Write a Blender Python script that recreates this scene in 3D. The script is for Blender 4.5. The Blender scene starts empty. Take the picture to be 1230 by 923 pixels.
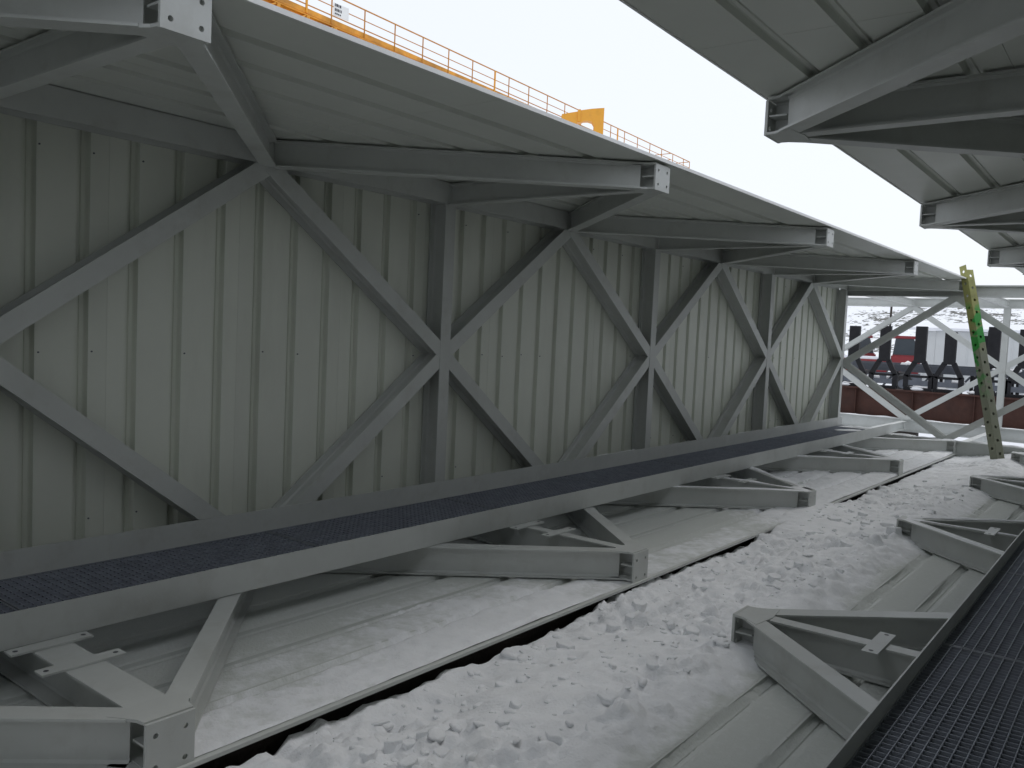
import bpy, bmesh, math, random
import numpy as np
from mathutils import Matrix, Vector
random.seed(7); rng = np.random.RandomState(11)
C = bpy.context.scene.collection
scene = bpy.context.scene

# ------------------------------------------------------------------ camera
cam_d = bpy.data.cameras.new('camera'); cam = bpy.data.objects.new('camera', cam_d); C.objects.link(cam)
R2 = Vector((0.78421, 0.618796, 0.04589)); U2 = Vector((-0.074296, 0.020217, 0.997031)); FW = Vector((-0.616031, 0.785291, -0.061828))
m = Matrix.Identity(4)
for i in range(3): m[i][0] = R2[i]; m[i][1] = U2[i]; m[i][2] = -FW[i]
cam.matrix_world = m
cam_d.sensor_width = 36; cam_d.lens = 29.85; cam_d.clip_start = 0.03; cam_d.clip_end = 3000
scene.camera = cam
# ------------------------------------------------------------------ sky and sun (overcast)
SUN_EL, SUN_AZ = math.radians(58), math.radians(5)      # azimuth measured from +Y towards +X
w = bpy.data.worlds.new('World'); scene.world = w; w.use_nodes = True
nt = w.node_tree; nt.nodes.clear()
out = nt.nodes.new('ShaderNodeOutputWorld'); bg = nt.nodes.new('ShaderNodeBackground')
sky = nt.nodes.new('ShaderNodeTexSky'); sky.sky_type = 'NISHITA'; sky.sun_disc = False
sky.sun_elevation = SUN_EL; sky.sun_rotation = SUN_AZ; sky.air_density = 1.0; sky.dust_density = 3.0; sky.ozone_density = 1.0
mix = nt.nodes.new('ShaderNodeMix'); mix.data_type = 'RGBA'; mix.inputs[0].default_value = 0.86
mix.inputs[7].default_value = (7.3, 7.6, 8.1, 1)         # even layer of cloud over the clear sky
nt.links.new(sky.outputs[0], mix.inputs[6]); nt.links.new(mix.outputs[2], bg.inputs[0])
bg.inputs[1].default_value = 0.105; nt.links.new(bg.outputs[0], out.inputs[0])
sl = bpy.data.lights.new('sun', 'SUN'); sl.energy = 0.6; sl.angle = math.radians(35); sl.color = (1, .98, .95)
so = bpy.data.objects.new('sun', sl); C.objects.link(so)
sd = Vector((math.sin(SUN_AZ)*math.cos(SUN_EL), math.cos(SUN_AZ)*math.cos(SUN_EL), math.sin(SUN_EL)))
so.rotation_euler = sd.to_track_quat('Z', 'Y').to_euler(); so.location = (0, 0, 40)
vs = scene.view_settings; vs.view_transform = 'Standard'; vs.look = 'None'; vs.exposure = 0.37; vs.gamma = 1.0; vs.use_curve_mapping = False
scene.render.engine = 'CYCLES'; scene.cycles.max_bounces = 10; scene.cycles.diffuse_bounces = 6

# ------------------------------------------------------------------ materials
def mat(name, col, rough=.5, metal=0., var=.08, vscale=2.5, bump=0., bscale=40., dirt=None, dscale=1.2, damt=.5, streak=None, spec=.5):
    M = bpy.data.materials.new(name); M.use_nodes = True; t = M.node_tree; N = t.nodes; L = t.links
    b = N['Principled BSDF']; b.inputs['Roughness'].default_value = rough; b.inputs['Metallic'].default_value = metal
    b.inputs['Specular IOR Level'].default_value = spec
    geo = N.new('ShaderNodeNewGeometry')
    n1 = N.new('ShaderNodeTexNoise'); n1.inputs['Scale'].default_value = vscale; n1.inputs['Detail'].default_value = 6; n1.inputs['Roughness'].default_value = .65
    L.new(geo.outputs['Position'], n1.inputs['Vector'])
    mr = N.new('ShaderNodeMapRange'); mr.inputs[1].default_value = .3; mr.inputs[2].default_value = .7; mr.inputs[3].default_value = 1-var; mr.inputs[4].default_value = 1+var
    L.new(n1.outputs[0], mr.inputs[0])
    mul = N.new('ShaderNodeVectorMath'); mul.operation = 'SCALE'; mul.inputs[0].default_value = col[:3]; L.new(mr.outputs[0], mul.inputs['Scale'])
    cur = mul.outputs[0]
    if dirt:
        n2 = N.new('ShaderNodeTexNoise'); n2.inputs['Scale'].default_value = dscale; n2.inputs['Detail'].default_value = 8; n2.inputs['Roughness'].default_value = .7
        src = geo.outputs['Position']
        if streak:
            mp = N.new('ShaderNodeMapping'); mp.inputs['Scale'].default_value = streak; L.new(src, mp.inputs['Vector']); src = mp.outputs[0]
        L.new(src, n2.inputs['Vector'])
        r2 = N.new('ShaderNodeMapRange'); r2.inputs[1].default_value = .52; r2.inputs[2].default_value = .78; r2.inputs[3].default_value = 0; r2.inputs[4].default_value = damt
        L.new(n2.outputs[0], r2.inputs[0])
        mx = N.new('ShaderNodeMix'); mx.data_type = 'RGBA'; mx.inputs[7].default_value = (*dirt, 1)
        L.new(r2.outputs[0], mx.inputs[0]); L.new(cur, mx.inputs[6]); cur = mx.outputs[2]
    L.new(cur, b.inputs['Base Color'])
    n4 = N.new('ShaderNodeTexNoise'); n4.inputs['Scale'].default_value = 6; n4.inputs['Detail'].default_value = 5; L.new(geo.outputs['Position'], n4.inputs['Vector'])
    r4 = N.new('ShaderNodeMapRange'); r4.inputs[3].default_value = max(0, rough-.12); r4.inputs[4].default_value = min(1, rough+.14); L.new(n4.outputs[0], r4.inputs[0]); L.new(r4.outputs[0], b.inputs['Roughness'])
    if bump:
        n3 = N.new('ShaderNodeTexNoise'); n3.inputs['Scale'].default_value = bscale; n3.inputs['Detail'].default_value = 6; L.new(geo.outputs['Position'], n3.inputs['Vector'])
        bp = N.new('ShaderNodeBump'); bp.inputs['Strength'].default_value = bump; bp.inputs['Distance'].default_value = .02
        L.new(n3.outputs[0], bp.inputs['Height']); L.new(bp.outputs[0], b.inputs['Normal'])
    return M
M_STEEL = mat('painted_steel', (.53, .545, .525), .38, var=.07, vscale=1.6, bump=.05, bscale=14, dirt=(.36, .35, .31), dscale=4., damt=.45)
M_CLAD = mat('cladding_wall', (.70, .72, .645), .42, var=.04, vscale=.9, bump=.03, bscale=3, dirt=(.52, .53, .46), dscale=1.3, damt=.4, streak=(1.6, 1.6, .35))
def per_object(M, amt):
    t = M.node_tree; N = t.nodes; L = t.links; b = N['Principled BSDF']; prev = b.inputs['Base Color'].links[0].from_socket
    oi = N.new('ShaderNodeObjectInfo'); r = N.new('ShaderNodeMapRange'); r.inputs[3].default_value = 1-amt; r.inputs[4].default_value = 1+amt; L.new(oi.outputs['Random'], r.inputs[0])
    m_ = N.new('ShaderNodeVectorMath'); m_.operation = 'SCALE'; L.new(prev, m_.inputs[0]); L.new(r.outputs[0], m_.inputs['Scale']); L.new(m_.outputs[0], b.inputs['Base Color'])
per_object(M_CLAD, .035); per_object(M_STEEL, .04)
M_ROOF = mat('cladding_roof', (.68, .70, .65), .36, var=.04, vscale=.8, bump=.012, bscale=4, dirt=(.54, .55, .52), dscale=.9, damt=.16, streak=(2, .25, 2))
M_FLOOR = mat('cladding_floor', (.60, .62, .59), .42, var=.06, vscale=1.2, bump=.05, bscale=9, dirt=(.68, .70, .69), dscale=3.0, damt=.6, streak=(1, .45, 1))
M_TRIM = mat('edge_trim', (.80, .80, .79), .45, var=.08, vscale=3)
M_GRATE = mat('galvanised_grating', (.29, .31, .36), .5, metal=.3, var=.2, vscale=12)
M_GFRAME = mat('grating_frame', (.28, .30, .33), .5, metal=.4, var=.15, vscale=8)
M_TIMBER = mat('dark_timber', (.035, .028, .024), .85, var=.3, vscale=6, bump=.3)
M_YELLOW = mat('yellow_paint', (.78, .36, .03), .45, var=.12, vscale=1.5, dirt=(.45, .2, .04), dscale=1.5, damt=.6)
M_YOLD = mat('weathered_yellow', (.66, .29, .025), .55, var=.3, vscale=1.1, bump=.4, bscale=4, dirt=(.20, .09, .03), dscale=.9, damt=.95, streak=(1, .6, 2.2))
M_RAIL = mat('orange_rail', (.50, .22, .03), .5, var=.1)
M_WHITE = mat('white_sign', (.78, .78, .76), .5, var=.03)
M_INK = mat('dark_print', (.06, .06, .07), .6, var=.05)
M_RUST = mat('red_oxide_girder', (.050, .017, .010), .75, var=.3, vscale=2.5, bump=.15, bscale=20, dirt=(.035, .014, .01), dscale=1.5, damt=.8)
M_BLACK = mat('black_steel', (.012, .012, .014), .6, var=.3, vscale=5, spec=.25)
M_DGREY = mat('dark_grey_steel', (.09, .10, .12), .5, var=.2, vscale=5)
M_SHED = mat('shed_sheet', (.55, .57, .57), .5, var=.04, vscale=1.)
M_RED = mat('red_paint', (.20, .015, .02), .45, var=.1)
M_TYRE = mat('tyre_rubber', (.02, .02, .02), .8, var=.2)
M_GLASS = mat('cab_glass', (.05, .06, .07), .15, var=.05)

def snow_mat(name, base, bump=.35):
    M = mat(name, base, .75, var=.05, vscale=5, bump=bump, bscale=55, dirt=(.72, .72, .71), dscale=3.0, damt=.3, spec=.25)
    return M
M_SNOW = snow_mat('trampled_snow', (.86, .87, .885))
M_SNOWFAR = snow_mat('ground_snow', (.78, .80, .84), .15)

def cover_mat():
    M = snow_mat('snow_cover', (.86, .87, .885)); t = M.node_tree; N = t.nodes; L = t.links; b = N['Principled BSDF']; prev = b.inputs['Base Color'].links[0].from_socket
    at = N.new('ShaderNodeAttribute'); at.attribute_name = 'cover'
    geo = N.new('ShaderNodeNewGeometry'); n = N.new('ShaderNodeTexNoise'); n.inputs['Scale'].default_value = 28; n.inputs['Detail'].default_value = 6; L.new(geo.outputs['Position'], n.inputs['Vector'])
    a = N.new('ShaderNodeMath'); a.operation = 'MULTIPLY_ADD'; a.inputs[1].default_value = .7; L.new(n.outputs[0], a.inputs[0]); L.new(at.outputs['Fac'], a.inputs[2])
    r = N.new('ShaderNodeMapRange'); r.inputs[1].default_value = .38; r.inputs[2].default_value = 1.15; L.new(a.outputs[0], r.inputs[0])
    mx = N.new('ShaderNodeMix'); mx.data_type = 'RGBA'; mx.inputs[6].default_value = (.60, .62, .59, 1); L.new(r.outputs[0], mx.inputs[0]); L.new(prev, mx.inputs[7]); L.new(mx.outputs[2], b.inputs['Base Color']); return M
M_COVER = cover_mat()
# hill: snow with dark scrub showing through
def hill_mat():
    M = bpy.data.materials.new('snowy_hill'); M.use_nodes = True; t = M.node_tree; N = t.nodes; L = t.links; b = N['Principled BSDF']; b.inputs['Roughness'].default_value = .9
    geo = N.new('ShaderNodeNewGeometry')
    mp = N.new('ShaderNodeMapping'); mp.inputs['Scale'].default_value = (.55, .16, 1.1); L.new(geo.outputs['Position'], mp.inputs['Vector'])
    n = N.new('ShaderNodeTexNoise'); n.inputs['Scale'].default_value = 1.3; n.inputs['Detail'].default_value = 5; n.inputs['Roughness'].default_value = .6; L.new(mp.outputs[0], n.inputs['Vector'])
    n2 = N.new('ShaderNodeTexNoise'); n2.inputs['Scale'].default_value = .06; L.new(geo.outputs['Position'], n2.inputs['Vector'])
    ad = N.new('ShaderNodeMath'); ad.operation = 'ADD'; L.new(n.outputs[0], ad.inputs[0]); L.new(n2.outputs[0], ad.inputs[1])
    r = N.new('ShaderNodeValToRGB'); r.color_ramp.elements[0].position = .525; r.color_ramp.elements[0].color = (.80, .82, .85, 1); r.color_ramp.elements[1].position = .56; r.color_ramp.elements[1].color = (.10, .10, .09, 1)
    half = N.new('ShaderNodeMath'); half.operation = 'MULTIPLY'; half.inputs[1].default_value = .5; L.new(ad.outputs[0], half.inputs[0]); L.new(half.outputs[0], r.inputs[0])
    L.new(r.outputs[0], b.inputs['Base Color']); return M
M_HILL = hill_mat()
# leaning channel: olive galvanised with splashes of green paint
def channel_mat():
    M = mat('splashed_channel', (.27, .27, .09), .55, var=.22, vscale=4)
    t = M.node_tree; N = t.nodes; L = t.links; b = N['Principled BSDF']; prev = b.inputs['Base Color'].links[0].from_socket
    tc = N.new('ShaderNodeTexCoord'); sep = N.new('ShaderNodeSeparateXYZ'); L.new(tc.outputs['Object'], sep.inputs[0])
    # bare grey lower down, olive at the top, with its own ragged edge
    n = N.new('ShaderNodeTexNoise'); n.inputs['Scale'].default_value = 2.2; n.inputs['Detail'].default_value = 5; L.new(tc.outputs['Object'], n.inputs['Vector'])
    ma = N.new('ShaderNodeMath'); ma.operation = 'MULTIPLY_ADD'; ma.inputs[1].default_value = 1.2; L.new(n.outputs[0], ma.inputs[0]); L.new(sep.outputs[2], ma.inputs[2])
    r = N.new('ShaderNodeMapRange'); r.inputs[1].default_value = 3.3; r.inputs[2].default_value = 2.7; L.new(ma.outputs[0], r.inputs[0])
    mx = N.new('ShaderNodeMix'); mx.data_type = 'RGBA'; mx.inputs[7].default_value = (.25, .26, .19, 1); L.new(r.outputs[0], mx.inputs[0]); L.new(prev, mx.inputs[6])
    n2 = N.new('ShaderNodeTexNoise'); n2.inputs['Scale'].default_value = 3.6; n2.inputs['Detail'].default_value = 3; L.new(tc.outputs['Object'], n2.inputs['Vector'])
    r2 = N.new('ShaderNodeMapRange'); r2.inputs[1].default_value = .50; r2.inputs[2].default_value = .54; L.new(n2.outputs[0], r2.inputs[0])
    a = N.new('ShaderNodeMapRange'); a.inputs[1].default_value = 1.2; a.inputs[2].default_value = 1.9; L.new(sep.outputs[2], a.inputs[0])
    a2 = N.new('ShaderNodeMapRange'); a2.inputs[1].default_value = 3.1; a2.inputs[2].default_value = 2.9; L.new(sep.outputs[2], a2.inputs[0])
    m1 = N.new('ShaderNodeMath'); m1.operation = 'MULTIPLY'; L.new(a.outputs[0], m1.inputs[0]); L.new(a2.outputs[0], m1.inputs[1])
    m2 = N.new('ShaderNodeMath'); m2.operation = 'MULTIPLY'; L.new(m1.outputs[0], m2.inputs[0]); L.new(r2.outputs[0], m2.inputs[1])
    mx2 = N.new('ShaderNodeMix'); mx2.data_type = 'RGBA'; mx2.inputs[7].default_value = (.04, .30, .05, 1); L.new(m2.outputs[0], mx2.inputs[0]); L.new(mx.outputs[2], mx2.inputs[6])
    L.new(mx2.outputs[2], b.inputs['Base Color']); return M
M_CHAN = channel_mat()

# ------------------------------------------------------------------ helpers
def link(name, me, material=None, parent=None):
    o = bpy.data.objects.new(name, me); C.objects.link(o)
    if material is not None and me is not None and not me.materials: me.materials.append(material)
    if parent is not None: o.parent = parent
    return o
def empty(name, loc=(0, 0, 0)):
    o = bpy.data.objects.new(name, None); C.objects.link(o); o.location = loc; return o
def tag(o, label=None, cat=None, group=None, kind=None):
    if label: o['label'] = label
    if cat: o['category'] = cat
    if group: o['group'] = group
    if kind: o['kind'] = kind
    return o
def fin(bm, name):
    bmesh.ops.recalc_face_normals(bm, faces=bm.faces)
    me = bpy.data.meshes.new(name); bm.to_mesh(me); bm.free(); return me
def add_box(bm, lo, hi, M=None):
    vs = [bm.verts.new((x, y, z)) for x in (lo[0], hi[0]) for y in (lo[1], hi[1]) for z in (lo[2], hi[2])]
    if M is not None:
        for v in vs: v.co = M @ v.co
    for f in ((0, 1, 3, 2), (4, 6, 7, 5), (0, 4, 5, 1), (2, 3, 7, 6), (0, 2, 6, 4), (1, 5, 7, 3)): bm.faces.new([vs[i] for i in f])
def box(name, lo, hi, material, parent=None, bevel=0):
    bm = bmesh.new(); add_box(bm, lo, hi)
    if bevel: bmesh.ops.bevel(bm, geom=bm.edges[:], offset=bevel, segments=1, affect='EDGES')
    return link(name, fin(bm, name), material, parent)
def add_prism(bm, pts, a, b):                    # pts: list of 2D; a, b: functions giving 3D of each end
    A = [bm.verts.new(a(p)) for p in pts]; B = [bm.verts.new(b(p)) for p in pts]; n = len(pts)
    bm.faces.new(A); bm.faces.new(B[::-1])
    for i in range(n): bm.faces.new((A[i], A[(i+1) % n], B[(i+1) % n], B[i]))
def i_section(h, w, tf=.012, tw=.009, fil=.012):
    hh, ww, t2 = h/2, w/2, tw/2
    q = [(ww, hh), (ww, hh-tf), (t2+fil, hh-tf), (t2, hh-tf-fil)]
    return q + [(x, -y) for x, y in q[::-1]] + [(-x, -y) for x, y in q] + [(-x, y) for x, y in q[::-1]]
def beam(name, p, q, h, w, material, parent, up=(0, 0, 1), tf=.012, tw=.009):
    """I beam from p to q; the web stands along up"""
    p, q, up = Vector(p), Vector(q), Vector(up); d = (q-p).normalized(); s = d.cross(up).normalized(); u = s.cross(d).normalized()
    bm = bmesh.new(); sec = i_section(h, w, tf, tw)
    add_prism(bm, sec, lambda c: p+s*c[0]+u*c[1], lambda c: q+s*c[0]+u*c[1])
    return link(name, fin(bm, name), material, parent)
def bar(bm, p, q, a, b=None, up=(0, 0, 1)):
    b = b or a; p, q = Vector(p), Vector(q); d = (q-p).normalized(); up = Vector(up)
    if abs(d.dot(up)) > .98: up = Vector((0, 1, 0))
    s = d.cross(up).normalized(); u = s.cross(d).normalized()
    sec = [(a/2, b/2), (-a/2, b/2), (-a/2, -b/2), (a/2, -b/2)]
    add_prism(bm, sec, lambda c: p+s*c[0]+u*c[1], lambda c: q+s*c[0]+u*c[1])
def bar_obj(name, p, q, a, material, parent=None, b=None, up=(0, 0, 1)):
    bm = bmesh.new(); bar(bm, p, q, a, b, up); return link(name, fin(bm, name), material, parent)
def tube(bm, p, q, r, n=8):
    p, q = Vector(p), Vector(q); d = (q-p).normalized(); up = Vector((0, 0, 1)) if abs(d.z) < .9 else Vector((0, 1, 0)); s = d.cross(up).normalized(); u = s.cross(d)
    add_prism(bm, [(r*math.cos(2*math.pi*i/n), r*math.sin(2*math.pi*i/n)) for i in range(n)], lambda c: p+s*c[0]+u*c[1], lambda c: q+s*c[0]+u*c[1])
def holed_plate(wd, ht, th, hole_r, hx, hz, name):
    """plate in the YZ plane (y width, z height) with four round holes; thickness along x from 0 to th"""
    bm = bmesh.new(); cols = (-wd/2, 0, wd/2); rows = (-ht/2, 0, ht/2); n = 12
    for x in (0, th):
        for i in range(2):
            for j in range(2):
                cy, cz = (-hx, hx)[i], (-hz, hz)[j]
                cor = [(cols[i], rows[j]), (cols[i+1], rows[j]), (cols[i+1], rows[j+1]), (cols[i], rows[j+1])]
                ang0 = -3*math.pi/4
                for s in range(4):
                    arc = [(cy+hole_r*math.cos(ang0+math.pi/2*s+math.pi/6*t), cz+hole_r*math.sin(ang0+math.pi/2*s+math.pi/6*t)) for t in range(4)]
                    vs = [bm.verts.new((x, *cor[s])), bm.verts.new((x, *cor[(s+1) % 4]))] + [bm.verts.new((x, *a)) for a in arc[::-1]]
                    bm.faces.new(vs)
    for i in range(2):
        for j in range(2):
            cy, cz = (-hx, hx)[i], (-hz, hz)[j]
            for t in range(n):
                a0, a1 = 2*math.pi*t/n, 2*math.pi*(t+1)/n; off = -3*math.pi/4
                P = [(cy+hole_r*math.cos(a+off), cz+hole_r*math.sin(a+off)) for a in (a0, a1)]
                bm.faces.new([bm.verts.new(c) for c in ((0, *P[0]), (0, *P[1]), (th, *P[1]), (th, *P[0]))])
    b = [(-wd/2, -ht/2), (wd/2, -ht/2), (wd/2, ht/2), (-wd/2, ht/2)]
    for s in range(4):
        for k in range(2):
            c0 = Vector(b[s]); c1 = Vector(b[(s+1) % 4]); a0 = c0.lerp(c1, k/2); a1 = c0.lerp(c1, (k+1)/2)
            bm.faces.new([bm.verts.new(c) for c in ((0, *a0), (0, *a1), (th, *a1), (th, *a0))])
    bmesh.ops.remove_doubles(bm, verts=bm.verts, dist=1e-5)
    return fin(bm, name)

# ------------------------------------------------------------------ noise for snow
def vnoise(x, y, seed):
    xi = np.floor(x).astype(int); yi = np.floor(y).astype(int); xf = x-xi; yf = y-yi
    xf = xf*xf*xf*(xf*(xf*6-15)+10); yf = yf*yf*yf*(yf*(yf*6-15)+10)
    def h(a, b):
        v = np.sin(a*127.1+b*311.7+seed*74.7)*43758.5453; return v-np.floor(v)
    return (h(xi, yi)*(1-xf)+h(xi+1, yi)*xf)*(1-yf)+(h(xi, yi+1)*(1-xf)+h(xi+1, yi+1)*xf)*yf
def fbm(x, y, s, oct=4, seed=0, gain=.5):
    v = 0; a = 1; t = 0
    for o in range(oct):
        v = v+a*(vnoise(x/s+3.3*o, y/s+1.7*o, seed+o)-.5); t += a; a *= gain; s /= 2.03
    return v/t*2
def slabs(x, y, s, seed, tilt=.8):
    """broken crust: each cell has its own height and slope"""
    xs, ys = x/s, y/s; xi = np.floor(xs); yi = np.floor(ys); best = np.full(x.shape, 9.); second = np.full(x.shape, 9.); val = np.zeros(x.shape)
    def h(a, b, k):
        v = np.sin(a*157.31+b*113.97+k*41.3+seed*9.1)*24634.6345; return v-np.floor(v)
    for dx in (-1, 0, 1):
        for dy in (-1, 0, 1):
            a, b = xi+dx, yi+dy; px, py = a+h(a, b, 1), b+h(a, b, 2); ex, ey = xs-px, ys-py; d = np.hypot(ex, ey)
            v = (h(a, b, 3)-.5)*1.2+tilt*((h(a, b, 4)-.5)*ex+(h(a, b, 5)-.5)*ey)*2
            n = d < best; second = np.where(n, best, np.minimum(second, d)); val = np.where(n, v, val); best = np.where(n, d, best)
    return val*sstep(0, .30, second-best)
def sstep(a, b, x):
    t = np.clip((x-a)/(b-a), 0, 1); return t*t*(3-2*t)
def grid_mesh(name, X, Y, Z, keep=None):
    ny, nx = X.shape; co = np.stack([X, Y, Z], -1).reshape(-1, 3)
    idx = np.arange(nx*ny).reshape(ny, nx); f = np.stack([idx[:-1, :-1], idx[:-1, 1:], idx[1:, 1:], idx[1:, :-1]], -1).reshape(-1, 4)
    if keep is not None:
        k = keep; kk = (k[:-1, :-1] | k[:-1, 1:] | k[1:, 1:] | k[1:, :-1]).reshape(-1); f = f[kk]
        used = np.unique(f); mp = np.full(nx*ny, -1); mp[used] = np.arange(len(used)); co = co[used]; f = mp[f]
    me = bpy.data.meshes.new(name); me.vertices.add(len(co)); me.vertices.foreach_set('co', co.ravel())
    me.loops.add(f.size); me.loops.foreach_set('vertex_index', f.ravel().astype(np.int32))
    me.polygons.add(len(f)); me.polygons.foreach_set('loop_start', np.arange(0, f.size, 4, dtype=np.int32)); me.polygons.foreach_set('loop_total', np.full(len(f), 4, dtype=np.int32))
    me.update(); me.validate(); me.polygons.foreach_set('use_smooth', np.ones(len(f), bool)); return me

GZ = -2.30                                               # ground level below the lens
# ------------------------------------------------------------------ ground and hill
gx = np.concatenate([np.linspace(-600, -60, 30), np.linspace(-55, 40, 60), np.linspace(60, 500, 25)]); gy = np.concatenate([np.linspace(-300, -20, 20), np.linspace(-15, 110, 70), np.linspace(120, 900, 60)])
X, Y = np.meshgrid(gx, gy); Z = GZ-.02+.05*fbm(X, Y, 9., 3, 5)*(np.abs(Y-8) > 16)
tag(link('ground', grid_mesh('ground', X, Y, Z), M_SNOWFAR), kind='structure')
X, Y = np.meshgrid(np.linspace(-700, 500, 160), np.linspace(150, 620, 60))
Z = GZ-1+sstep(150, 470, Y)*(24+9*fbm(X, Y, 160., 4, 21)+.010*X)+sstep(160, 240, Y)*1.6*fbm(X, Y, 24., 4, 8)
tag(link('hill', grid_mesh('hill', X, Y, Z), M_HILL), kind='structure')

# ------------------------------------------------------------------ a gallery section
P = 4.0
def sheet_mesh(name, width, centers, to3d, length, depth=.046, back=.068, gw=.086, gb=.058, edge=None):
    edge = edge or back
    """ribbed sheet: flat pans with recessed grooves; profile across, extruded along length. to3d(across, away, along)"""
    prof = [(0, 0)]
    for c in centers:
        prof += [(c-gw/2, 0), (c-gb/2-.006, depth*.86), (c-gb/2, depth), (c-.005, depth), (c, depth*.78), (c+.005, depth), (c+gb/2, depth), (c+gb/2+.006, depth*.86), (c+gw/2, 0)]
    prof += [(width, 0), (width, back), (.07, back), (0, edge)]
    bm = bmesh.new(); add_prism(bm, prof, lambda p: to3d(p[0], p[1], 0), lambda p: to3d(p[0], p[1], length))
    return fin(bm, name)

grate_cache = {}
def grating_mesh(width, length):
    key = (round(width, 3), round(length, 3))
    if key in grate_cache: return grate_cache[key]
    bm = bmesh.new(); n = int(width/.046); 
    for i in range(1, n): x = width*i/n; add_box(bm, (x-.002, 0, -.028), (x+.002, length, 0))
    k = int(length/.046)
    for i in range(1, k): y = length*i/k; add_box(bm, (0, y-.002, -.022), (width, y+.002, -.002))
    me = fin(bm, 'grating'); grate_cache[key] = me; return me

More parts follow.
